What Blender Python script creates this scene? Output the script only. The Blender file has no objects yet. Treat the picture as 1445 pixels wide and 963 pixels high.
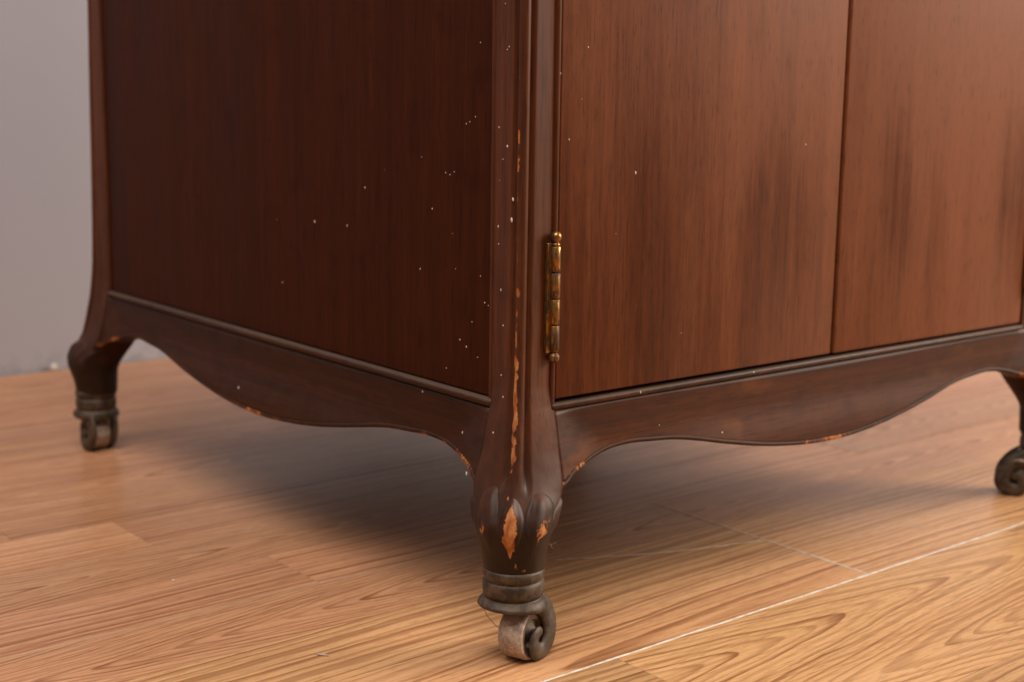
import bpy, bmesh, math, random
from mathutils import Vector, Matrix, noise as mnoise
random.seed(7)
C = bpy.context.scene.collection
SC = bpy.context.scene

# ------------------------------------------------------------------ camera
cam = bpy.data.cameras.new('camera'); camo = bpy.data.objects.new('camera', cam); C.objects.link(camo)
_yaw, _pit, _rol = math.radians(39.1937), math.radians(10.0026), math.radians(0.7671)
_fw = Vector((math.sin(_yaw)*math.cos(_pit), math.cos(_yaw)*math.cos(_pit), -math.sin(_pit)))
_r0 = _fw.cross(Vector((0, 0, 1))).normalized(); _u0 = _r0.cross(_fw)
_r = _r0*math.cos(_rol) + _u0*math.sin(_rol); _u = -_r0*math.sin(_rol) + _u0*math.cos(_rol)
_m = Matrix((_r, _u, -_fw)).transposed().to_4x4(); _m.translation = Vector((-0.4385, -0.5313, 0.2871))
camo.matrix_world = _m
cam.sensor_width = 36.0; cam.lens = 1958.3/1445*36
cam.clip_start = 0.01; cam.clip_end = 60
cam.dof.use_dof = True; cam.dof.focus_distance = 0.70; cam.dof.aperture_fstop = 8.5
SC.camera = camo

# ------------------------------------------------------------------ world and lamps
w = bpy.data.worlds.new('World'); SC.world = w; w.use_nodes = True
bg = w.node_tree.nodes['Background']; bg.inputs[0].default_value = (1.0, .83, .68, 1); bg.inputs[1].default_value = .15

def area(name, loc, target, sx, sy, power, col):
    l = bpy.data.lights.new(name, 'AREA'); l.shape = 'RECTANGLE'; l.size = sx; l.size_y = sy
    l.energy = power; l.color = col
    o = bpy.data.objects.new(name, l); C.objects.link(o); o.location = loc
    o.rotation_euler = (Vector(target) - Vector(loc)).to_track_quat('-Z', 'Y').to_euler()
    return o
area('key_softbox', (2.4, -1.25, 1.35), (.25, .05, .15), 1.5, 1.5, 105, (1.0, .89, .76))
area('overhead_fill', (-.75, -.35, 2.45), (-.2, .3, 0), 2.0, 1.8, 66, (1.0, .92, .84))  # added fill for the left floor and wall, no known fixture

SC.view_settings.view_transform = 'Standard'; SC.view_settings.look = 'None'
SC.view_settings.exposure = 0.0; SC.view_settings.gamma = 1.0; SC.view_settings.use_curve_mapping = False
SC.render.engine = 'CYCLES'
try:
    SC.cycles.use_denoising = True
    SC.cycles.denoiser = 'OPENIMAGEDENOISE'
    SC.cycles.denoising_input_passes = 'RGB_ALBEDO_NORMAL'
except Exception: pass

# ------------------------------------------------------------------ node helper
class NT:
    def __init__(s, name):
        s.m = bpy.data.materials.new(name); s.m.use_nodes = True
        s.t = s.m.node_tree; s.b = s.t.nodes['Principled BSDF']
    def n(s, kind, **kw):
        nd = s.t.nodes.new('ShaderNode'+kind)
        for k, v in kw.items(): setattr(nd, k, v)
        return nd
    def lk(s, a, b): s.t.links.new(a, b)
    def put(s, sock, v):
        if hasattr(v, 'is_linked') or isinstance(v, bpy.types.NodeSocket): s.lk(v, sock)
        else: sock.default_value = v
    def math(s, op, a, b=0.0, c=0.0, clamp=False):
        nd = s.n('Math', operation=op, use_clamp=clamp)
        for i, v in enumerate((a, b, c)): s.put(nd.inputs[i], v)
        return nd.outputs[0]
    def ss(s, v, lo, hi):                                   # smoothstep
        nd = s.n('MapRange', interpolation_type='SMOOTHSTEP')
        s.put(nd.inputs[0], v); nd.inputs[1].default_value = lo; nd.inputs[2].default_value = hi
        return nd.outputs[0]
    def mix(s, f, a, b, blend='MIX'):
        nd = s.n('Mix', data_type='RGBA', blend_type=blend)
        s.put(nd.inputs[0], f)
        for i, v in ((6, a), (7, b)):
            if isinstance(v, tuple) and len(v) == 3: v = v+(1,)
            s.put(nd.inputs[i], v)
        return nd.outputs[2]
    def vec(s, scale=(1, 1, 1), coord='Object', loc=(0, 0, 0)):
        key = '_tc'
        if coord == 'Position': src = s.n('NewGeometry').outputs['Position']
        else: src = s.n('TexCoord').outputs[coord]
        mp = s.n('Mapping'); mp.inputs['Scale'].default_value = scale; mp.inputs['Location'].default_value = loc
        s.lk(src, mp.inputs[0]); return mp.outputs[0]
    def noise(s, v, scale=1., detail=3., rough=.5, dist=0.):
        nd = s.n('TexNoise'); s.lk(v, nd.inputs['Vector']); nd.inputs['Scale'].default_value = scale
        nd.inputs['Detail'].default_value = detail; nd.inputs['Roughness'].default_value = rough
        nd.inputs['Distortion'].default_value = dist
        return nd.outputs['Fac']
    def bump(s, h, strength=.3, dist=.001):
        nd = s.n('Bump'); s.put(nd.inputs['Height'], h); nd.inputs['Strength'].default_value = strength
        nd.inputs['Distance'].default_value = dist; s.lk(nd.outputs[0], s.b.inputs['Normal'])
    def out(s, col, rough, metal=0., spec=.5, coat=0.):
        if isinstance(col, tuple) and len(col) == 3: col = col+(1,)
        s.put(s.b.inputs['Base Color'], col); s.put(s.b.inputs['Roughness'], rough)
        s.put(s.b.inputs['Metallic'], metal); s.put(s.b.inputs['Specular IOR Level'], spec)
        if coat: s.b.inputs['Coat Weight'].default_value = coat; s.b.inputs['Coat Roughness'].default_value = .25
        return s.m

def stretch(axis, along, across):
    return tuple(along if i == 'xyz'.index(axis) else across for i in range(3))

def mahogany(name, axis, c_dark, c_mid, rough=.42, worn=False, dust=0., haze_sheen=False, coat=0., spec=.28, dark_foot=False, warm=False):
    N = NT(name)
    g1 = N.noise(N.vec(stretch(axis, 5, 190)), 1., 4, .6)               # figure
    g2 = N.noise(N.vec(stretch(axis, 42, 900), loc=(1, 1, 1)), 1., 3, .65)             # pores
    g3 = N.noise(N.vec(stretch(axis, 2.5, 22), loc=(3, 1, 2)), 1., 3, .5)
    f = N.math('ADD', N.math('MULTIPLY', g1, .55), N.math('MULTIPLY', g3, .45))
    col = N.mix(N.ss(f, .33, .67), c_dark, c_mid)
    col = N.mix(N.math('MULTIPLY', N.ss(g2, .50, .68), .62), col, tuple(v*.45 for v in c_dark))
    blot = N.noise(N.vec((1, 1, 1), loc=(7, 2, 5)), 38., 4, .6)
    col = N.mix(N.math('MULTIPLY', N.ss(blot, .52, .72), .35), col, tuple(v*.5 for v in c_dark))
    rg = N.math('ADD', N.math('MULTIPLY', g3, .25), rough-.12)
    if haze_sheen:                                                          # hazy old finish broken by darker drips, plus key-light sheen painted into the colour
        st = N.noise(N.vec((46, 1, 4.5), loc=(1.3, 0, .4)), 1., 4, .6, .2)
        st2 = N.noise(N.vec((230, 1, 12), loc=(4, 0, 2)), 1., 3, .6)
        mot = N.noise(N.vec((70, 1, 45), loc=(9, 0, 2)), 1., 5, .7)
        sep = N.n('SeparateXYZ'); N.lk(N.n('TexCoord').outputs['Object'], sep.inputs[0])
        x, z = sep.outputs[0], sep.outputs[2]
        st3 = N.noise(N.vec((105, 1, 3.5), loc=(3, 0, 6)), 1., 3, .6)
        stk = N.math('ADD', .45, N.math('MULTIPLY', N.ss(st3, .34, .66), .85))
        hz = N.math('ADD', N.math('ADD', .0, N.math('MULTIPLY', N.ss(x, .04, .40), .60)), N.math('MULTIPLY', N.ss(z, .14, .34), .32))  # paler to the right and upward: sheen put into the base colour
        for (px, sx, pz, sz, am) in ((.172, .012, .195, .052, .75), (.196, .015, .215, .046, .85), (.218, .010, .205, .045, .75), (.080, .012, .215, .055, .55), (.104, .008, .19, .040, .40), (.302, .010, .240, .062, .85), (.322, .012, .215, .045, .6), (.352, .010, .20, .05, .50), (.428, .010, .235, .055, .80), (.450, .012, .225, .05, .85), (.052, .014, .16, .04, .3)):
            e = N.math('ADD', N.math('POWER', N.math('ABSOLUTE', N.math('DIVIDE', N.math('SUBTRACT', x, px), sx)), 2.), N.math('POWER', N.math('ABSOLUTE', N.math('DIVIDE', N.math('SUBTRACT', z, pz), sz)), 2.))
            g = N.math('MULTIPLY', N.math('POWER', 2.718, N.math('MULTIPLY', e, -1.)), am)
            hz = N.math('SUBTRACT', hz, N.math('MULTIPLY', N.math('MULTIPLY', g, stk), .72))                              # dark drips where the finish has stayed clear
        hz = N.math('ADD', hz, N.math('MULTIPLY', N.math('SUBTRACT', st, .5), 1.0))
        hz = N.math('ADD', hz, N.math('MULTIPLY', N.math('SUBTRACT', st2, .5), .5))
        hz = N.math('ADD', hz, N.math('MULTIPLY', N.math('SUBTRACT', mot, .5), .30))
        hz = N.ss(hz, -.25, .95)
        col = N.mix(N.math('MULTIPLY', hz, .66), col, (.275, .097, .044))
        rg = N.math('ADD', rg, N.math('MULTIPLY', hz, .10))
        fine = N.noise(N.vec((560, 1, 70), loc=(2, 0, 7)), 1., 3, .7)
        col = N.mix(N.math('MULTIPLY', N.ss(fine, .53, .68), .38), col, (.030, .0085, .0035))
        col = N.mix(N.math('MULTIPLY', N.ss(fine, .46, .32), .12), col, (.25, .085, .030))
    if dust:
        geo = N.n('NewGeometry'); sp = N.n('SeparateXYZ'); N.lk(geo.outputs['Normal'], sp.inputs[0])
        dn = N.noise(N.vec((1, 1, 1)), 90., 4, .6)
        df = N.math('MULTIPLY', N.ss(N.math('ADD', sp.outputs[2], N.math('MULTIPLY', dn, .8)), .35, 1.1), dust)
        col = N.mix(df, col, (.22, .19, .165))
    if warm:                                                           # rubbed, reddish places on the rail
        wm = N.noise(N.vec((14, 1, 26), loc=(6, 0, 1)), 1., 4, .6)
        col = N.mix(N.math('MULTIPLY', N.ss(wm, .52, .70), .55), col, (.185, .060, .018))
    if dark_foot:                                                          # leg colour darkens towards the foot, noise breaks the edge
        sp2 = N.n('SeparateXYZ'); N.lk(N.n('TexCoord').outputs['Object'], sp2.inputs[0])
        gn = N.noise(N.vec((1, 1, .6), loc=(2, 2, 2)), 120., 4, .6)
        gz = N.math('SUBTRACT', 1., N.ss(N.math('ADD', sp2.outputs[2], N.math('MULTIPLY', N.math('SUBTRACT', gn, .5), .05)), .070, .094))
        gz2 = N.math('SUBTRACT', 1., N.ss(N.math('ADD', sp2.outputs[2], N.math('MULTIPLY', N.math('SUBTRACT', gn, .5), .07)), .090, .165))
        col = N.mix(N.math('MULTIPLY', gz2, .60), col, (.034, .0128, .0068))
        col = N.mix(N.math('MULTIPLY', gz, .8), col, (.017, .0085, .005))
    if worn:
        at = N.n('Attribute', attribute_name='wear')
        wn = N.noise(N.vec((1, 1, .6)), 420., 5, .65)
        wv = N.math('ADD', at.outputs['Fac'], N.math('MULTIPLY', N.math('SUBTRACT', wn, .5), .75))
        wf = N.ss(wv, .46, .56)
        on = N.noise(N.vec((1, 1, .4)), 260., 4, .6)
        orange = N.mix(N.ss(on, .35, .7), (.30, .085, .020), (.56, .235, .085))
        col = N.mix(wf, col, orange)
        rg = N.math('ADD', rg, N.math('MULTIPLY', wf, .2))
        N.bump(N.math('SUBTRACT', N.math('MULTIPLY', g2, .25), wf), .35, .0004)
    else:
        N.bump(N.math('ADD', N.math('MULTIPLY', g2, .5), N.math('MULTIPLY', blot, .3)), .25, .0003)
    return N.out(col, rg, 0., spec, coat)

M = {}
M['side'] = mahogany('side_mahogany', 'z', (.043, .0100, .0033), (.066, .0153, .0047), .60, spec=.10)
M['door'] = mahogany('door_mahogany', 'z', (.074, .0175, .0048), (.132, .0340, .0092), .43, haze_sheen=True, spec=.17)
M['post'] = mahogany('post_mahogany', 'z', (.064, .0170, .0060), (.130, .0365, .0115), .44, worn=True, dust=.05, spec=.22, dark_foot=True)
M['rail_x'] = mahogany('rail_mahogany', 'x', (.034, .0096, .0038), (.084, .0240, .0082), .44, dust=.08, spec=.18, warm=True)
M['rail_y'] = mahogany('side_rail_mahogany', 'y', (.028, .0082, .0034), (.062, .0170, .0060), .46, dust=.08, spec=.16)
M['bead'] = mahogany('worn_edge_mahogany', 'x', (.022, .008, .004), (.058, .019, .0075), .52, worn=True, dust=.03, spec=.14)
M['leaf'] = mahogany('carved_leaf_mahogany', 'z', (.015, .0065, .0035), (.046, .016, .007), .42, worn=True, dust=.05, spec=.24)
M['mould'] = mahogany('dusty_moulding_mahogany', 'y', (.034, .013, .007), (.085, .030, .013), .46, dust=.20, spec=.2)
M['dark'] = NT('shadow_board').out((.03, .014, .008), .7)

def brass():
    N = NT('aged_brass'); a = N.noise(N.vec((1, 1, .35)), 420., 4, .65)
    f = N.ss(a, .36, .58)
    col = N.mix(f, (.42, .205, .055), (.075, .038, .017))
    N.bump(a, .3, .0003)
    return N.out(col, N.math('ADD', N.math('MULTIPLY', f, .3), .28), N.math('SUBTRACT', 1., N.math('MULTIPLY', f, .55)))
M['brass'] = brass()
def iron():
    N = NT('dull_caster_metal'); a = N.noise(N.vec(), 160., 5, .65); b = N.noise(N.vec(loc=(3, 3, 3)), 600., 3, .6)
    col = N.mix(N.ss(a, .38, .66), (.040, .025, .015), (.110, .071, .045))
    col = N.mix(N.math('MULTIPLY', N.ss(b, .60, .72), .5), col, (.20, .10, .04))
    N.bump(N.math('ADD', a, N.math('MULTIPLY', b, .4)), .35, .0006)
    return N.out(col, N.math('ADD', N.math('MULTIPLY', a, .25), .42), .2)
M['iron'] = iron()
def treadm(name, c1, c2, c3):
    N = NT(name); a = N.noise(N.vec(), 190., 5, .7); b = N.noise(N.vec((1, 1, 1), loc=(5, 1, 1)), 420., 4, .6)
    col = N.mix(N.ss(a, .36, .66), c1, c2)
    col = N.mix(N.math('MULTIPLY', N.ss(b, .56, .7), .7), col, c3)
    N.bump(N.math('ADD', a, b), .5, .0006)
    return N.out(col, .62)
M['wheel'] = treadm('worn_wheel_tread', (.28, .20, .155), (.50, .39, .32), (.68, .59, .50))
M['disc'] = treadm('wheel_face', (.075, .045, .030), (.16, .105, .07), (.24, .15, .10))

def oak():
    N = NT('oak_laminate')
    A = lambda nm: N.n('Attribute', attribute_type='OBJECT', attribute_name=nm).outputs['Fac']
    geo = N.n('NewGeometry'); sep = N.n('SeparateXYZ'); N.lk(geo.outputs['Position'], sep.inputs[0])
    x, y = sep.outputs[0], sep.outputs[1]
    seed = A('seed'); 
    cmb = N.n('CombineXYZ'); N.lk(seed, cmb.inputs[2])
    N.lk(N.math('MULTIPLY', x, 1.), cmb.inputs[0]); N.lk(y, cmb.inputs[1])
    def nz(sx, sy, scale, detail, rough=.5):
        mp = N.n('Mapping'); mp.inputs['Scale'].default_value = (sx, sy, 1); N.lk(cmb.outputs[0], mp.inputs[0])
        return N.noise(mp.outputs[0], scale, detail, rough)
    w1 = N.math('SUBTRACT', nz(7, 16, 1, 3), .5)
    w2 = N.math('SUBTRACT', nz(26, 90, 1, 3), .5)
    v = N.math('ADD', N.math('SUBTRACT', y, A('grain_centre')), N.math('MULTIPLY', w1, .014))
    w3 = N.math('SUBTRACT', nz(2.2, 5, 1, 2), .5)
    r = N.math('SQRT', N.math('ADD', N.math('MULTIPLY', v, v), N.math('POWER', A('grain_depth'), 2.)))
    r = N.math('ADD', r, N.math('MULTIPLY', A('grain_slope'), N.math('SUBTRACT', x, A('grain_start'))))
    r = N.math('ADD', r, N.math('MULTIPLY', w3, .012))
    r = N.math('ADD', r, N.math('MULTIPLY', w2, .0012))
    nr = N.n('TexNoise', noise_dimensions='1D'); N.lk(N.math('ADD', N.math('MULTIPLY', r, 95.), seed), nr.inputs['W']); nr.inputs['Scale'].default_value = 1.; nr.inputs['Detail'].default_value = 2.
    ph0 = N.math('ADD', N.math('MULTIPLY', r, A('grain_rings')), N.math('MULTIPLY', nr.outputs['Fac'], 1.5))
    ph = N.math('FRACT', ph0)
    nl = N.n('TexWhiteNoise', noise_dimensions='1D'); N.lk(N.math('ADD', N.math('FLOOR', ph0), seed), nl.inputs['W'])
    line = N.math('MULTIPLY', N.ss(ph, .30, .88), N.math('SUBTRACT', 1., N.ss(ph, .90, 1.)))   # slow rise, sharp end of each ring
    line = N.math('MULTIPLY', line, N.math('ADD', .35, N.math('MULTIPLY', nl.outputs[0], .75)))
    pores = nz(11, 430, 1, 4, .65)
    pores2 = nz(75, 900, 1, 3, .7)
    broad = nz(3.0, 24, 1, 3)
    tone = A('tone')
    light = N.mix(broad, (.565, .262, .128), (.655, .360, .198))
    dk = N.mix(broad, (.20, .066, .026), (.275, .100, .044))
    lf = N.math('MULTIPLY', line, N.math('ADD', .36, N.math('MULTIPLY', pores, .95)))
    col = N.mix(lf, light, dk)
    col = N.mix(N.math('MULTIPLY', N.ss(pores, .47, .66), .42), col, dk)
    col = N.mix(N.math('MULTIPLY', N.ss(pores2, .53, .64), .42), col, (.22, .080, .030))
    br = N.n('HueSaturation'); N.lk(col, br.inputs['Color']); N.lk(tone, br.inputs['Value']); N.lk(A('hue'), br.inputs['Hue'])
    smud = N.noise(N.vec((1, 1, 1), 'Position'), 9., 4, .6)
    rg = N.math('ADD', .20, N.math('ADD', N.math('MULTIPLY', smud, .14), N.math('MULTIPLY', pores2, .06)))
    N.bump(N.math('ADD', N.math('MULTIPLY', pores, -.6), N.math('MULTIPLY', line, -.4)), .10, .0003)
    return N.out(br.outputs[0], N.math('ADD', rg, .02), 0., .22)
M['oak'] = oak()
def filler():
    N = NT('pale_joint_filler'); a = N.noise(N.vec((1, 1, 1), 'Position'), 130., 4, .6)
    return N.out(N.mix(N.ss(a, .35, .62), (.55, .45, .36), (.74, .68, .60)), .6)
M['filler'] = filler()
M['filler_dim'] = NT('greyish_joint_filler').out((.46, .34, .25), .6)
M['subfloor'] = NT('subfloor').out((.16, .09, .05), .8)
def wallm():
    N = NT('wall_paint'); a = N.noise(N.vec((1, 1, 1), 'Position'), 4., 5, .6); b = N.noise(N.vec((1, 1, 1), 'Position'), 60., 4, .6)
    sep = N.n('SeparateXYZ'); N.lk(N.n('NewGeometry').outputs['Position'], sep.inputs[0])
    col = N.mix(a, (.466, .456, .522), (.518, .506, .574))
    scuff = N.math('MULTIPLY', N.math('SUBTRACT', 1., N.ss(N.math('ADD', sep.outputs[2], N.math('MULTIPLY', b, .035)), .016, .045)), .40)
    col = N.mix(scuff, col, N.mix(N.ss(b, .4, .6), (.30, .29, .31), (.56, .53, .52)))
    N.bump(N.math('ADD', a, b), .12, .002)
    return N.out(col, .75)
M['wall'] = wallm()
M['white'] = NT('white_paint_fleck').out((.78, .72, .62), .6)
M['lint'] = NT('grey_lint').out((.55, .48, .40), .8)

# ------------------------------------------------------------------ mesh helpers
def obj(name, verts, faces, mat, parent=None, smooth=True, attr=None, mats=None, mi=None):
    me = bpy.data.meshes.new(name); me.from_pydata([tuple(v) for v in verts], [], faces); me.update()
    bm = bmesh.new(); bm.from_mesh(me); bmesh.ops.recalc_face_normals(bm, faces=bm.faces); bm.to_mesh(me); bm.free()
    if attr:
        a = me.attributes.new('wear', 'FLOAT', 'POINT')
        for i, v in enumerate(attr): a.data[i].value = v
    me.materials.append(mat)
    if smooth:
        me.shade_smooth() if hasattr(me, 'shade_smooth') else None
    o = bpy.data.objects.new(name, me); C.objects.link(o)
    if parent is not None: attach(o, parent)
    return o
ORIGIN = {}
def attach(o, parent):
    o.parent = parent
    root = parent
    while root.parent: root = root.parent
    if parent.parent is None: o.location = -Vector(root.location)      # parts keep the cabinet's own drawing coordinates
def box(x0, x1, y0, y1, z0, z1, bev=0., seg=2):
    bm = bmesh.new(); bmesh.ops.create_cube(bm, size=1)
    for v in bm.verts:
        v.co = Vector(((x0+x1)/2+v.co.x*(x1-x0), (y0+y1)/2+v.co.y*(y1-y0), (z0+z1)/2+v.co.z*(z1-z0)))
    if bev: bmesh.ops.bevel(bm, geom=list(bm.edges), offset=bev, segments=seg, affect='EDGES', profile=.5)
    bm.verts.index_update()
    V = [v.co.copy() for v in bm.verts]; Fc = [[v.index for v in f.verts] for f in bm.faces]; bm.free()
    return V, Fc
def grid_faces(nu, nv, wrap=False, off=0):
    F = []
    for j in range(nv-1):
        for i in range(nu if wrap else nu-1):
            F.append((off+j*nu+i, off+j*nu+(i+1) % nu, off+(j+1)*nu+(i+1) % nu, off+(j+1)*nu+i))
    return F
def tube(path, radii, n=10, flat=1.0, flat_dir=None, close=True):
    V = []; P = [Vector(p) for p in path]
    for i, p in enumerate(P):
        t = (P[min(i+1, len(P)-1)]-P[max(i-1, 0)]).normalized()
        ref = flat_dir if flat_dir is not None else (Vector((0, 0, 1)) if abs(t.z) < .9 else Vector((1, 0, 0)))
        a = (ref - t*ref.dot(t)).normalized(); b = t.cross(a)
        r = radii[i] if isinstance(radii, (list, tuple)) else radii
        for k in range(n):
            q = 2*math.pi*k/n; V.append(p + a*(r*flat*math.cos(q)) + b*(r*math.sin(q)))
    Fc = grid_faces(n, len(P), True)
    if close: Fc += [tuple(range(n))[::-1], tuple(range((len(P)-1)*n, len(P)*n))]
    return V, Fc
def lathe(prof, n=40, centre=(0, 0)):
    V = []
    for r, z in prof:
        for k in range(n):
            q = 2*math.pi*k/n; V.append((centre[0]+r*math.cos(q), centre[1]+r*math.sin(q), z))
    Fc = grid_faces(n, len(prof), True)
    Fc += [tuple(range(n))[::-1], tuple(range((len(prof)-1)*n, len(prof)*n))]
    return V, Fc
def interp(x, tab):
    if x <= tab[0][0]: return tab[0][1]
    for (a, va), (b, vb) in zip(tab, tab[1:]):
        if x <= b: return va+(vb-va)*(x-a)/(b-a)
    return tab[-1][1]
def spline(x, tab):                                                      # monotone-ish cubic through a table
    n = len(tab)
    if x <= tab[0][0]: return tab[0][1]
    if x >= tab[-1][0]: return tab[-1][1]
    for i in range(n-1):
        if x <= tab[i+1][0]: break
    def sl(k):
        if k <= 0 or k >= n-1:
            return 0.
        return (tab[k+1][1]-tab[k-1][1])/(tab[k+1][0]-tab[k-1][0])
    h = tab[i+1][0]-tab[i][0]; t = (x-tab[i][0])/h
    a, b = tab[i][1], tab[i+1][1]
    return (2*t**3-3*t*t+1)*a+(t**3-2*t*t+t)*h*sl(i)+(-2*t**3+3*t*t)*b+(t**3-t*t)*h*sl(i+1)
def sm(t): t = min(1., max(0., t)); return t*t*(3-2*t)

# ------------------------------------------------------------------ setting: floor of laminate planks, wall
WALL_Y = .869
fv, ff = box(-4, 4, -4, WALL_Y+.1, -.06, -.0085)
floor = obj('floor', fv, ff, M['subfloor'], smooth=False); floor['kind'] = 'structure'
floor['label'] = 'oak laminate floor with pale joint lines under the cabinet'
wv, wf = box(-4, 4, WALL_Y, WALL_Y+.12, -.01, 2.6)
wall = obj('wall', wv, wf, M['wall'], smooth=False); wall['kind'] = 'structure'
wall['label'] = 'plain lavender grey wall behind the cabinet'

pv, pf = box(-.5, .5, -.5, .5, -1, 0)
plank_mesh = None
SW = .1882/3
B0 = -.0375                                                             # seam with the pale filler; boards count from here
def plank(x0, x1, y0, y1, tone, hue, centre, depth, slope, start, rings):
    global plank_mesh
    if plank_mesh is None:
        o = obj('plank', pv, pf, M['oak'], floor, smooth=False); plank_mesh = o.data
    else:
        o = bpy.data.objects.new('plank', plank_mesh); C.objects.link(o); o.parent = floor
    o.location = ((x0+x1)/2, (y0+y1)/2, random.uniform(-.0001, .00005)); o.scale = (x1-x0, y1-y0, .008)
    o['seed'] = random.uniform(0, 40); o['tone'] = tone; o['hue'] = hue; o['grain_centre'] = centre
    o['grain_depth'] = depth; o['grain_slope'] = slope; o['grain_start'] = start; o['grain_rings'] = rings
# known strip ends seen in the photograph: row -> list of joints; rows count 62.7 mm strips from B0
known = {0: [.2503], 1: [.2503], 2: [.2503, ], 3: [-.027], 4: [.24], 5: [-.076], 6: [-.1435, .52], -1: [.40], -2: [.05], -3: [-.22]}
hand = {  # (row, piece under x): tone, centre offset 0..1 in strip, depth, slope, start, rings
    (3, 0): (1.0, .45, .001, .052, -.13, 330),
}
rng = random.Random(21)
for row in range(-14, 15):
    y0 = B0+row*SW; y1 = y0+SW
    if y0 > WALL_Y: break
    y1 = min(y1, WALL_Y-.004)
    edges = sorted(known.get(row, [rng.uniform(-.3, .3)]))
    lo, hi = edges[0], edges[-1]
    joints = list(edges)
    while lo > -1.0: lo -= rng.uniform(.34, .62); joints.insert(0, lo)
    while hi < 1.7: hi += rng.uniform(.34, .62); joints.append(hi)
    board = (row % 3 == 0); top = (row % 3 == 2)
    for a, b in zip(joints, joints[1:]):
        style = rng.random()
        cx = (y0+y1)/2
        if style < .5:   # cathedral grain
            args = (cx+rng.uniform(-.014, .014), rng.uniform(.003, .008), rng.choice((-1, 1))*rng.uniform(.07, .14), a, rng.uniform(210, 300))
        else:            # straight grain
            args = (cx+rng.choice((-1, 1))*rng.uniform(.05, .12), .004, rng.uniform(-.02, .02), a, rng.uniform(110, 190))
        tone = rng.uniform(.84, 1.10)
        mid = lambda t: a <= t < b
        if row == 4 and mid(.0): args = (y0+.030, .004, .10, 0, 280); tone = .90
        if row == 5 and mid(-.2): tone = 1.08; args = (cx+.07, .004, .01, a, 170)
        if row == 5 and mid(.1): tone = .90; args = (cx+.07, .004, .02, a, 150)
        if row == 2 and mid(0.0): args = (y0+.026, .0045, -.12, 0, 290); tone = .96
        if row == 1 and mid(0.0): args = (y0-.035, .004, -.022, a, 135); tone = 1.03
        if row == 0 and mid(0.0): args = (y0+.004, .010, -.06, -.02, 150); tone = 1.03
        if row == 0 and mid(0.3): args = (y0-.06, .004, .012, a, 150); tone = 1.03
        if row == -1 and mid(.2): args = (y0+.030, .006, .13, .0, 230); tone = 1.05
        if row == -2 and mid(.2): args = (y0+.028, .008, -.12, .40, 200); tone = 1.02
        if row == 3 and mid(-.2): args = (y0+.09, .004, .015, a, 140); tone = .96
        if row == 3 and mid(.1): args = (y0+.10, .004, .01, a, 150); tone = 1.02
        if row == 6 and mid(0.): args = (cx+.09, .004, .015, a, 140); tone = .9
        gx = .00011
        plank(a+gx, b-gx, y0+(.0005 if board else .00009), y1-(.0005 if top else .00009), tone, (.5110 if row < 0 else .5070 if row < 2 else .5000)+rng.uniform(-.0025, .0025), *args)

def joint_filler(pts, wfun, seed):
    V, Fc = [], []; n = len(pts)
    r = random.Random(seed)
    for i, (x, y) in enumerate(pts):
        p = Vector((x, y, 0)); t = (Vector((*pts[min(i+1, n-1)], 0))-Vector((*pts[max(i-1, 0)], 0))).normalized()
        nn = Vector((-t.y, t.x, 0))
        ww = wfun(i/(n-1))*(.75+.8*mnoise.noise(Vector((x*70, y*70, seed)))**2+.15*r.random())
        off = nn*(.0004*mnoise.noise(Vector((x*40, y*40, seed+9))))
        V += [p+off-nn*ww+Vector((0, 0, -.003)), p+off-nn*ww+Vector((0, 0, .00006)), p+off+Vector((0, 0, .00014)), p+off+nn*ww+Vector((0, 0, .00006)), p+off+nn*ww+Vector((0, 0, -.003))]
    return V, grid_faces(5, n)
def line(a, b, n): return [(a[0]+(b[0]-a[0])*i/(n-1), a[1]+(b[1]-a[1])*i/(n-1)) for i in range(n)]
for (pts, wf_, sd) in (
        (line((-.20, B0), (.75, B0), 380), lambda t: .0009, 3),
        (line((-.5, B0+3*SW), (.10, B0+3*SW), 240), lambda t: .00020, 5),
        (line((.2503, B0+.001), (.2503, B0+3*SW), 140), lambda t: .0010*(1-.5*t), 7)):
    V, Fc = joint_filler(pts, wf_, sd); obj('joint_filler', V, Fc, M['filler_dim'] if sd == 5 else M['filler'], floor)
sp = [(.1109+(.2467-.1109)*t, .099-.052*t+.006*math.sin(t*3.1)*-1, .0) for t in [i/60 for i in range(61)]]
V, Fc = tube([(x, y, .0002) for x, y, z in sp], [.00022+.00012*random.random() for _ in sp], 6)
obj('pale_hairline', V, Fc, M['filler'], floor)  # thin pale curved line lying on the boards

# ------------------------------------------------------------------ the cabinet
W, D = .50, .5332
ZT = .86
cab = bpy.data.objects.new('wooden_cabinet', None); C.objects.link(cab); cab.location = (W/2, D/2, 0)
cab['label'] = 'dark mahogany cabinet with two doors and scalloped aprons on carved castered legs'
cab['category'] = 'cabinet'

DT = [(.045, .0181), (.056, .0195), (.065, .0220), (.072, .0226), (.080, .0190), (.088, .0144), (.095, .0116), (.105, .0090), (.115, .0071), (.13, .0050), (.15, .0034), (.18, .0025), (.22, .0018), (.3, .0008), (.36, .0), (ZT, 0)]
AT = [(.045, .0138), (.056, .0145), (.065, .0153), (.072, .0171), (.080, .0196), (.0885, .0225), (ZT, .0225)]
WT = [(.045, 1), (.065, 1), (.072, .82), (.080, .58), (.090, .30), (.100, .12), (.11, 0), (ZT, 0)]
LT = [(.085, .075), (.10, .070), (.13, .030), (.14, .024), (ZT, .024)]
def dz(z): return spline(z, DT)
def flare(s, z): return dz(z)*(1-sm(s/interp(z, LT)))
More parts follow.
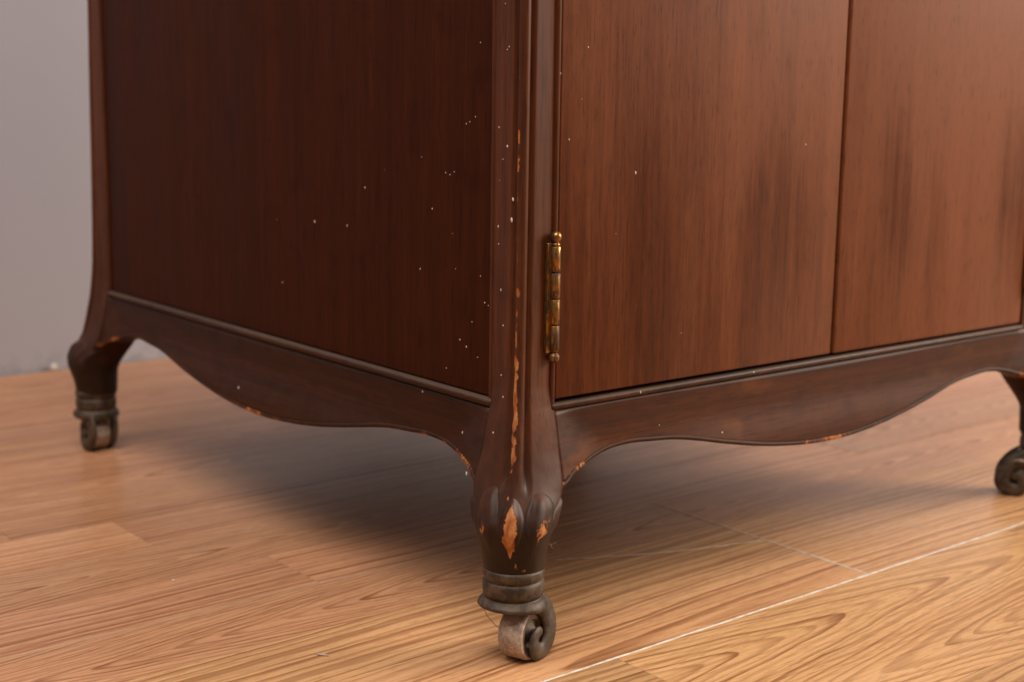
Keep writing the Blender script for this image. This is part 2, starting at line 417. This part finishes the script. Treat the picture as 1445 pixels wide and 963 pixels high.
# loop template: list of (square point q in [0,1]^2 scale a0=.0225, bead displacement)
a0 = .0225
def template():
    T = []
    R = .0028; c = Vector((.0028, .0028))
    fr = []
    for i in range(12): fr.append((.0225-(.0225-.0087)*i/11, 0.))
    head = [(.0079, .0), (.0074, .0003), (.0069, .0012), (.0063, .0022), (.0057, .0025), (.0053, .0022)]
    arc = []
    for i in range(21):
        q = math.radians(-32-206*i/20); arc.append((c.x+R*math.cos(q), c.y+R*math.sin(q)))
    tail = [(y, x) for x, y in head[::-1]]
    mid = head+arc+tail
    loop = []
    for x, y in fr: loop.append((Vector((x, y)), Vector((0, 0))))
    n = len(mid)
    for i, (x, y) in enumerate(mid):
        s = (i+1)/(n+1)*2-1                                            # -1..1 along the square's perimeter
        q = Vector((.0087*-s, 0.)) if s < 0 else Vector((0., .0087*s))
        loop.append((q, Vector((x, y))-q))
    for x, y in fr[::-1]: loop.append((Vector((y, x)), Vector((0, 0))))
    for i in range(1, 10): loop.append((Vector((.0225*i/10, .0225)), Vector((0, 0))))
    loop.append((Vector((.0225, .0225)), Vector((0, 0))))
    for i in range(1, 10): loop.append((Vector((.0225, .0225*(1-i/10))), Vector((0, 0))))
    return loop
TPL = template(); NT_ = len(TPL)
CEN = [i for i, (q, d) in enumerate(TPL) if abs(q.x)+abs(q.y) < .0003]
UC = CEN[len(CEN)//2]
def section(z):
    d = dz(z); a = interp(z, AT); wr = interp(z, WT); bead = sm((z-.086)/.014)
    cc = (a-d)/2; R = (a+d)/2
    pts = []
    for q, dp in TPL:
        if z > .0885:
            # face follows the flare: only the outer corner leans out
            x = q.x-flare(q.y, z)*(1-sm(q.x/.0225))-0*q.x if q.x < .0225 else q.x
            y = q.y-flare(q.x, z)*(1-sm(q.y/.0225)) if q.y < .0225 else q.y
            b = sm((z-.0885)/.02)
            x2 = -d+(q.x/a0)*(a+d); y2 = -d+(q.y/a0)*(a+d)
            x = x*b+x2*(1-b); y = y*b+y2*(1-b)
        else:
            x = -d+(q.x/a0)*(a+d); y = -d+(q.y/a0)*(a+d)
        v = Vector((x-cc, y-cc))
        if wr > 0:
            ang = math.atan2(v.y, v.x); circ = Vector((math.cos(ang), math.sin(ang)))*R
            v = v*(1-wr)+circ*wr
        v = v+Vector((cc, cc))+dp*bead
        sh = sm((.115-z)/.055); v = v+Vector((-.0010*sh, .0008*sh))
        pts.append(v)
    return pts
zs = [.0470+.0009*i for i in range(int((.20-.047)/.0009))]+[.20+.004*i for i in range(42)]+[.40, .5, .6, .7, ZT]
SECT = [section(z) for z in zs]
def leg_pt(u, z):                                                       # point on the leg for a fractional loop index u
    k = int(math.floor(u)); f = u-k
    s = section(z); a = s[k % NT_]; b = s[(k+1) % NT_]
    return a.lerp(b, f)
def wear_leg(u, z, front):
    if not front: return .12*max(0, 1-abs(z-.062)/.02)
    du = u-UC; wv = 0.
    def add(zc, hz, uc, hu, amt):
        nonlocal wv
        e = ((z-zc)/hz)**2+((du-uc)/hu)**2
        wv = max(wv, amt*math.exp(-e))
    # bead streak: du positive is towards the side face
    if .100 < z < .160: wv = max(wv, (.70-.18*abs((z-.134)/.034)**1.5+.30*mnoise.noise(Vector((z*190, 3, 1))))*math.exp(-((du-4-2.5*mnoise.noise(Vector((z*90, 1, 5))))/(5.2+3.0*mnoise.noise(Vector((z*150, 8, 2)))))**2))
    add(.190, .005, 3, 5, .64); add(.180, .005, 4, 3.5, .62); add(.168, .014, 4, 2.4, .62)
    add(.268, .008, 5, 3.2, .70); add(.254, .009, 5, 3.6, .66); add(.238, .006, 6, 3.2, .66); add(.29, .03, 5, 2, .46); add(.21, .03, 4, 2, .46)
    add(.088, .004, 5, 4, .5); add(.105, .01, 3, 2, .42)
    add(.0535, .0035, -6, 5, .52); add(.0510, .002, -13, 5, .55); add(.052, .0015, 3, 4, .42)
    add(.066, .004, -17, 3, .5)
    return wv
def T(corner):
    fx = corner in (1, 2); fy = corner in (2, 3)
    return lambda p: Vector(((W-p[0]) if fx else p[0], (D-p[1]) if fy else p[1], p[2]))
for corner in range(4):
    tf = T(corner); V = []; A = []
    for z, s in zip(zs, SECT):
        for i, p in enumerate(s):
            n3 = mnoise.noise(Vector((p.x*160+corner*9, p.y*160, z*90)))
            k = .00018*n3*(1 if z < .2 else .3)
            dirv = Vector((p.x-.011, p.y-.011)).normalized()
            V.append(tf((p.x+dirv.x*k, p.y+dirv.y*k, z))); A.append(wear_leg(i, z, corner == 0))
    Fc = grid_faces(NT_, len(zs), True)+[tuple(range(NT_)), tuple(range((len(zs)-1)*NT_, len(zs)*NT_))]
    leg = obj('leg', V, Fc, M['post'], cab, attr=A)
    # carved acanthus leaves round the knee, each curling outward at its tip
    #        u offset, half width(u), z tip, z root, height, wear
    for (uo, hu, zt, zb, H, wr) in ((0, 12.0, .0890, .0540, .0036, 1.0), (17.5, 6.5, .0925, .0560, .0030, .52), (-18.0, 7.5, .0900, .0570, .0028, .58),
                                    (29, 7.5, .0850, .0580, .0016, .30), (-29, 7.5, .0850, .0580, .0016, .54)):
        LV, LA = [], []; nu, nt = 19, 26
        for j in range(nt):
            t = j/(nt-1)                                                # 0 at the tip, 1 at the root
            wid = hu*math.sqrt(min(1, (t+.015)/.28))**.9*(1-.45*sm((t-.35)/.65))
            for i in range(nu):
                s = i/(nu-1)*2-1
                z = zt+(zb-zt)*t - .0016*s*s*(1-t)
                p = leg_pt(UC+uo+s*wid, z)
                prof = (sm((t+.02)/.13))*(1-.80*sm((t-.12)/.8))
                cross = 1-abs(s)**2.2
                rib = .14*math.cos(s*7.5+.6*math.sin(t*6))
                hgt = -.0008+(H+.0008)*prof*cross*(.90+rib)
                if t > .985: hgt = -.0008
                k = mnoise.noise(Vector((p.x*330, p.y*330, z*200+corner)))*.00030
                cd = Vector((p.x-.004, p.y-.004)).normalized()
                droop = .0012*sm((.22-t)/.22)*max(0, hgt)/H              # the tip rolls over
                LV.append(tf((p.x+cd.x*(hgt+k), p.y+cd.y*(hgt+k), z-droop)))
                wv = 0.
                if corner == 0:
                    if uo == 0: wv = wr*.92*math.exp(-((t-.48)/.46)**4)*math.exp(-((s-.05+.25*mnoise.noise(Vector((t*6, 1, 3))))/(.30+.75*min(t, .62)))**2)
                    else: wv = wr*math.exp(-((t-.55)/.3)**2)*math.exp(-((s-(.35 if uo > 0 else -.3))/.5)**2)
                else: wv = .25*math.exp(-((t-.5)/.4)**2)
                LA.append(wv)
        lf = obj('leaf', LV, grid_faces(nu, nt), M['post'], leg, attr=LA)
        if corner == 0 and uo == 0: lf['label'] = 'central carved leaf worn down to bare orange wood'

# aprons: scalloped boards with a worn bead along the lower edge
OUT = [(.0222, .0885), (.032, .0928), (.042, .0958), (.052, .0985), (.062, .1003), (.078, .1014), (.093, .1005), (.118, .0980), (.154, .0905), (.19, .0838), (.225, .0797), (.25, .0788)]
def outline(s, L):
    h = L/2; s = min(s, L-s); k = s if s < .093 else .093+(s-.093)*(.25-.093)/(h-.093)
    return spline(k, OUT)
def apron_off(s, z, L):
    s = min(s, L-s)
    f = flare(s, z)
    f *= sm((s-0.0)/.0001) if False else 1
    belly = .0045*sm((.112-z)/.03)*sm((s-.05)/.09)
    return f*.93+belly
def apron(L, place, mat, thick=.016, top=.1268):
    ns, nz = 150, 14; V = []
    ss = [.0215+(L-.043)*i/(ns-1) for i in range(ns)]
    for back in (0, 1):
        for j in range(nz):
            for s in ss:
                zb = outline(s, L); z = zb+(top-zb)*j/(nz-1)
                V.append(place(s, (-apron_off(s, z, L) if not back else thick), z))
    F = grid_faces(ns, nz)+[tuple(q[::-1]) for q in grid_faces(ns, nz, off=ns*nz)]
    o2 = ns*nz
    for i in range(ns-1):
        F.append((i, o2+i, o2+i+1, i+1)); k = (nz-1)*ns; F.append((k+i, k+i+1, o2+k+i+1, o2+k+i))
    for j in range(nz-1):
        F.append((j*ns, (j+1)*ns, o2+(j+1)*ns, o2+j*ns)); F.append((j*ns+ns-1, o2+j*ns+ns-1, o2+(j+1)*ns+ns-1, (j+1)*ns+ns-1))
    ap = obj('apron', V, F, mat, cab)
    # bead
    P = []; n = 220; Aw = []
    for i in range(n):
        s = .0195+(L-.039)*i/(n-1); z = outline(s, L)
        ds = .001; tz = (outline(s+ds, L)-outline(s-ds, L))/(2*ds)
        P.append(place(s, -apron_off(s, z, L)+.0006, z+.0008))
    V, F = tube(P, [.0014+.00018*mnoise.noise(Vector((i*.12, L, 1))) for i in range(n)], 10)
    for i in range(n):
        wv = .36+.36*mnoise.noise(Vector((i*.055, L*7, 4.)))+.2*mnoise.noise(Vector((i*.2, L*3, 9.)))
        Aw += [wv+(.08 if k in (5, 6, 7, 4) else -.05) for k in range(10)]
    obj('bead', V, F, M['bead'], ap, attr=Aw)
    return ap
apron(W, lambda s, o, z: Vector((s, o, z)), M['rail_x']); apron(D, lambda s, o, z: Vector((o, s, z)), M['rail_y'])
apron(W, lambda s, o, z: Vector((s, D-o, z)), M['rail_x']); apron(D, lambda s, o, z: Vector((W-o, s, z)), M['rail_y'])

def moulding(path, r, mat, flatdir, name='moulding', parent=None):
    V, F = tube(path, r, 10); return obj(name, V, F, mat, parent or cab, attr=[.05]*len(V))
def strip(name, x0, x1, y0, y1, z0, z1, mat, bev, parent=None):
    V, F = box(x0, x1, y0, y1, z0, z1, bev, 3); return obj(name, V, F, mat, parent or cab)
# front rail mouldings and the upright beads beside the doors
strip('moulding', .0203, .4655, -.0022, .012, .1272, .1305, M['mould'], .0013)
strip('moulding', .0200, .0229, -.0016, .010, .1290, ZT-.03, M['post'], .0011)
strip('stile', .4655, .4795, -.0004, .014, .1275, ZT-.02, M['post'], .0008)
# board behind the doors, shade of the door gaps put into its dark colour
strip('gap_shade_board', .0225, .4775, .020, .024, .126, ZT-.01, M['dark'], 0)
# doors
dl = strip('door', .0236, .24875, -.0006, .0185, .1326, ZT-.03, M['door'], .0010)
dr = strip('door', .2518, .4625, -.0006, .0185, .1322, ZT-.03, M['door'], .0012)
dr['label'] = 'right door with hazy finish and painted-in sheen'
strip('lip', .2490, .2515, .0035, .0185, .1326, ZT-.03, M['post'], .0008, dl)
# side and back panels with their surrounding mouldings
for sx in (0, 1):
    X = (lambda a: a) if sx == 0 else (lambda a: W-a)
    def sbox(name, xa, xb, y0, y1, z0, z1, mat, bev):
        a, b = sorted((X(xa), X(xb))); return strip(name, a, b, y0, y1, z0, z1, mat, bev)
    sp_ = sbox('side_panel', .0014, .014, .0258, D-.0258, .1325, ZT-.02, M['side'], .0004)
    sbox('moulding', -.0016, .012, .0215, D-.0215, .1272, .1318, M['mould'], .0020)
    sbox('moulding', -.0002, .012, .0226, .0254, .1318, ZT-.02, M['post'], .0009)
    sbox('moulding', -.0002, .012, D-.0254, D-.0226, .1318, ZT-.02, M['post'], .0009)
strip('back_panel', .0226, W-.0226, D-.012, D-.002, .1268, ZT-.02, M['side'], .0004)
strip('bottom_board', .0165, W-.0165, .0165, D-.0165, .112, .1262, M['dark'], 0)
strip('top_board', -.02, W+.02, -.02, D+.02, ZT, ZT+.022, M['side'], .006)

# hinges
def hinge(hx, hy, door, z0=.1556, z1=.2175, r=.0026):
    V, F = box(hx-.0048, hx-.0005, hy+.0005, hy+.0028, z0+.0025, z1-.003, .0003, 1)
    h = obj('hinge', V, F, M['brass'], cab, smooth=False); h['label'] = 'brass ball tipped hinge'
    a, b = z0+.0035, z1-.0045; n = 4; st = (b-a)/n
    for k in range(n):
        zl, zh = a+k*st+.00025, a+(k+1)*st-.00025
        V, F = lathe([(r-.0004, zl), (r, zl+.0004), (r, zh-.0004), (r-.0004, zh)], 22, (hx, hy)); obj('knuckle', V, F, M['brass'], h)
    for zc, sg in ((z1, 1), (z0, -1)):
        pr = [(.0018, zc-sg*.0048), (.0023, zc-sg*.0042), (.0021, zc-sg*.0034), (.0013, zc-sg*.0026)]
        for i in range(9):
            q = -math.pi/2*.72+(math.pi*.86)*i/8; pr.append((max(.0002, .0029*math.cos(q)), zc+sg*.0029*math.sin(q)))
        V, F = lathe(pr, 22, (hx, hy)); obj('finial', V, F, M['brass'], h)
    return h
hinge(.0196, -.0036, dl)
hinge(.0196, -.0036, dl, .62, .682)
hinge(.4672, -.0036, dr); hinge(.4672, -.0036, dr, .62, .682)

# casters: turned socket with rings, curled fork horns, worn wheel
def caster(corner, n_ang, trail_vec):
    tf = T(corner); ctr = tf((-.0039, -.0021, 0)); cx, cy = ctr.x, ctr.y
    prof = [(.0150, .0492), (.0166, .0488), (.0171, .0474), (.0170, .0456), (.0165, .0440), (.0159, .0434), (.0156, .0428), (.0162, .0423), (.0168, .0415), (.0169, .0395),
            (.0168, .0360), (.0164, .0345), (.0157, .0340), (.0157, .0334), (.0165, .0330), (.0172, .0318), (.0176, .0300), (.0177, .0282), (.0168, .0270), (.0100, .0272)]
    prof = [(r*(.95 if z > .0325 else .985), z) for r, z in prof]
    V, F = lathe(prof, 56, (cx, cy))
    n = Vector((math.cos(n_ang), math.sin(n_ang), 0)); t = Vector((-n.y, n.x, 0))
    tr = Vector((trail_vec[0], trail_vec[1], 0))
    if tr.length > 1e-6 and t.dot(tr) < 0: t = -t                       # t points the way the wheel trails
    # the skirt dips on the trailing side and lifts on the leading side
    V2 = []
    for p in V:
        p = Vector(p); k = (p-Vector((cx, cy, p.z)))
        if p.z < .0332:
            s = k.dot(t)/.0177
            e = sm((.0332-p.z)/.006)
            p = p+Vector((0, 0, -.0022*s*e)) + k*(.05*e*(1-s))
        V2.append(p)
    c = obj('caster', V2, F, M['iron'], cab)
    R, hw = .0140, .0078
    wc = Vector((cx, cy, R))+tr
    prof = [(0, -.0052), (.0035, -.0056), (.0050, -.0040), (.0072, -.0042), (.0078, -.0052), (.0098, -.0050), (.0104, -.0062), (.0124, -.0066), (.0135, -.0060), (.0140, -.0046), (R, 0)]
    prof += [(r, -a) for r, a in prof[::-1][1:]]
    V, m = [], 44
    for r, a in prof:
        for k in range(m):
            q = 2*math.pi*k/m; r2 = max(r, .0002)*(1+.012*mnoise.noise(Vector((math.cos(q)*2, math.sin(q)*2, a*200+corner))))
            V.append(wc+n*a*(hw/.007)+t*(r2*math.cos(q))+Vector((0, 0, r2*math.sin(q))))
    wh = obj('wheel', V, grid_faces(m, len(prof), True), M['wheel'], c)
    wh.data.materials.append(M['disc'])
    for i, pl in enumerate(wh.data.polygons):
        j = i//m
        if j < 7 or j > len(prof)-9: pl.material_index = 1
    zlow = min(v.z for v in V)
    for v in wh.data.vertices: v.co.z -= zlow-.0001
    for sg in (1, -1):
        o = n*(sg*.0088)
        path2 = [(-.0030, .0310), (.0045, .0300), (.0098, .0270), (.0126, .0220), (.0134, .0165), (.0122, .0108), (.0088, .0062), (.0040, .0040), (-.0006, .0048), (-.0034, .0080), (-.0036, .0118), (-.0012, .0146), (.0020, .0150), (.0028, .0128)]
        # smooth the path
        pts = path2
        for _ in range(3):
            q = [pts[0]]
            for a, b in zip(pts, pts[1:]): q += [(a[0]*.75+b[0]*.25, a[1]*.75+b[1]*.25), (a[0]*.25+b[0]*.75, a[1]*.25+b[1]*.75)]
            pts = q+[pts[-1]]
        base = Vector((cx, cy, 0))
        P = []; Rr = []
        for i, (a, z) in enumerate(pts):
            f = i/(len(pts)-1)
            P.append(base*(1-sm(f*2.2))+Vector((wc.x, wc.y, 0))*sm(f*2.2)+o*(1.10-.12*f)+t*a+Vector((0, 0, z)))
            Rr.append(.0056*(1-f)**.45+.0012)
        V, F = tube(P, Rr, 12, .42, n)
        obj('fork_arm', V, F, M['iron'], c)
    V, F = tube([wc-n*.0098, wc+n*.0098], .0016, 10); obj('axle', V, F, M['brass'] if corner == 1 else M['iron'], c)
    return c
caster(0, math.atan2(-.946, .326), (.0026, -.0050))
caster(1, math.atan2(-.50, -.87), (-.0150, .0085))
caster(2, 1.0, (-.006, .004))
caster(3, math.atan2(-.05, -.85), (-.0020, -.0010))

# paint flecks on the side panel, post and doors
S = [(0.2, 0.2104, 3.5), (0.1439, 0.2343, 3.5), (0.1632, 0.2108, 2), (0.2399, 0.1686, 3), (0.2458, 0.2082, 2), (0.0889, 0.1929, 2), (0.0778, 0.2268, 2), (0.0877, 0.254, 2), (0.0657, 0.2467, 2), (0.0619, 0.2458, 2), (0.0581, 0.2475, 1.6), (0.0479, 0.2728, 2), (0.0449, 0.2739, 1.8), (0.0402, 0.2765, 2), (0.0522, 0.1587, 3), (0.0366, 0.1515, 2), (0.0418, 0.1697, 2), (0.0846, 0.1248, 3), (0.028, 0.1801, 2), (0.031, 0.1812, 2), (0.0465, 0.1557, 2), (0.0642, 0.1413, 2), (0.2927, 0.0914, 4), (0.0466, 0.1089, 2.5), (0.0351, 0.0898, 3), (0.0744, 0.2136, 1.5), (0.0564, 0.1963, 1.5), (0.1025, 0.2113, 1.5), (0.1235, 0.2454, 1.5), (0.1093, 0.2771, 1.5), (0.0365, 0.3137, 2), (0.0511, 0.2817, 1.5), (0.0591, 0.2149, 1.5), (0.0441, 0.2088, 1.5), (0.0348, 0.1948, 1.6), (0.0709, 0.1755, 1.5)]
PP = [(0.0188, 0.2717, 3.5), (0.0113, 0.2625, 4), (0.0066, 0.2262, 5), (0.0057, 0.2365, 3), (0.0185, 0.222, 2.5), (0.0178, 0.2131, 1.8), (0.0151, 0.1899, 2), (0.0124, 0.172, 1.8), (0.0131, 0.1461, 2), (0.0128, 0.3098, 2), (0.0112, 0.3111, 2), (0.0149, 0.3319, 2), (0.0143, 0.116, 2), (0.0094, 0.1356, 2), (0.0178, 0.2453, 1.6), (0.0151, 0.256, 1.6)]
FF = [(0.0413, 0.3119, 4), (0.0232, 0.2986, 3), (0.077, 0.2482, 3), (0.0297, 0.266, 2.5), (0.0638, 0.2166, 1.5), (0.2153, 0.2615, 2), (0.0378, 0.2862, 1.5), (0.0839, 0.1291, 2.5), (0.1763, 0.1295, 2), (0.1156, 0.1586, 1.5), (0.1012, 0.108, 2), (0.1509, 0.0968, 2)]
FV, FF_ = [], []
def fleck(c, e1, e2, nn, px, seed):
    r = random.Random(seed); b = len(FV); s = px*.00022
    s *= r.uniform(.7, 1.25); el = r.uniform(.8, 2.1)
    for k in range(7):
        q = 2*math.pi*k/7; m = s*r.uniform(.75, 1.2); FV.append(c+e1*(m*math.cos(q))+e2*(m*el*math.sin(q))-nn*.0002)
    FV.append(c+nn*.0004)
    for k in range(7): FF_.append((b+k, b+(k+1) % 7, b+7))
X, Y, Z = Vector((1, 0, 0)), Vector((0, 1, 0)), Vector((0, 0, 1))
for i, (y, z, s) in enumerate(S):
    if s <= 1.5 and i % 2: continue
    off = -apron_off(y, z, D) if z < .1268 else .0014
    fleck(Vector((off, y, z)), Y, Z, -X, s, i)
for i, (y, z, s) in enumerate(PP): fleck(Vector((-flare(y, z)*(1-sm(y/.0225)*0), y, z)), Y, Z, -X, s, 100+i)
for i, (x, z, s) in enumerate(FF):
    off = -apron_off(x, z, W) if z < .1268 else -.0006
    if .127 < z < .1306: off = -.0022
    fleck(Vector((x, off, z)), X, Z, -Y, s, 200+i)
fl = obj('paint_flecks', FV, FF_, M['white'], cab); fl['kind'] = 'stuff'

# lint caught on the front knee and a hair by the wheel
LV, LF = [], []
def hair(pts, r):
    V, F = tube(pts, r, 5); b = len(LV); LV.extend(V); LF.extend([tuple(i+b for i in f) for f in F])
r = random.Random(5)
for k in range(3):
    p = Vector((.0095, -.0165, .0610)) + Vector((r.gauss(0, .0015), r.gauss(0, .0008), r.gauss(0, .0020)))
    pts = [p]
    dv = Vector((r.uniform(-1, 1), r.uniform(-.6, .2), r.uniform(-1, 1))).normalized()
    for j in range(7):
        dv = (dv+Vector((r.uniform(-.5, .5), r.uniform(-.4, .4), r.uniform(-.5, .5)))).normalized(); pts.append(pts[-1]+dv*.0006)
    hair(pts, .00006)
hair([Vector((-.0165, .0085, .0275)), Vector((-.0150, .0050, .0215)), Vector((-.0125, .0015, .0170)), Vector((-.0095, -.0010, .0145))], .00022)
ln = obj('lint', LV, LF, M['lint'], cab); ln['kind'] = 'stuff'

# crumbs lying on the floor
def crumb(name, x, y, sx, sy, sz, rot, label, cat, mat):
    bm = bmesh.new(); bmesh.ops.create_icosphere(bm, subdivisions=2, radius=1)
    for v in bm.verts:
        k = 1+.35*mnoise.noise(v.co*1.7+Vector((x*50, y*50, 0))); v.co = Vector((v.co.x*sx*k, v.co.y*sy*k, max(-.6, v.co.z)*sz*k))
    zl = min(v.co.z for v in bm.verts)
    for v in bm.verts: v.co.z -= zl
    bm.verts.index_update(); V = [v.co.copy() for v in bm.verts]; F = [[q.index for q in f.verts] for f in bm.faces]; bm.free()
    o = obj(name, V, F, mat); o.location = (x, y, .0001); o.rotation_euler = (0, 0, rot); o['label'] = label; o['category'] = cat
crumb('wood_chip', -.0827, .0572, .0042, .0010, .0004, -1.05, 'tiny pale sliver on the floor left of the front wheel', 'chip', M['filler_dim'])
crumb('dust_speck', -.0945, .2066, .0011, .0010, .0006, 0, 'small pale speck on the floor below the side apron', 'speck', M['filler'])
crumb('plaster_crumb', .0865, .8645, .0042, .0030, .0040, .4, 'white plaster crumb against the base of the grey wall', 'crumb', M['white'])
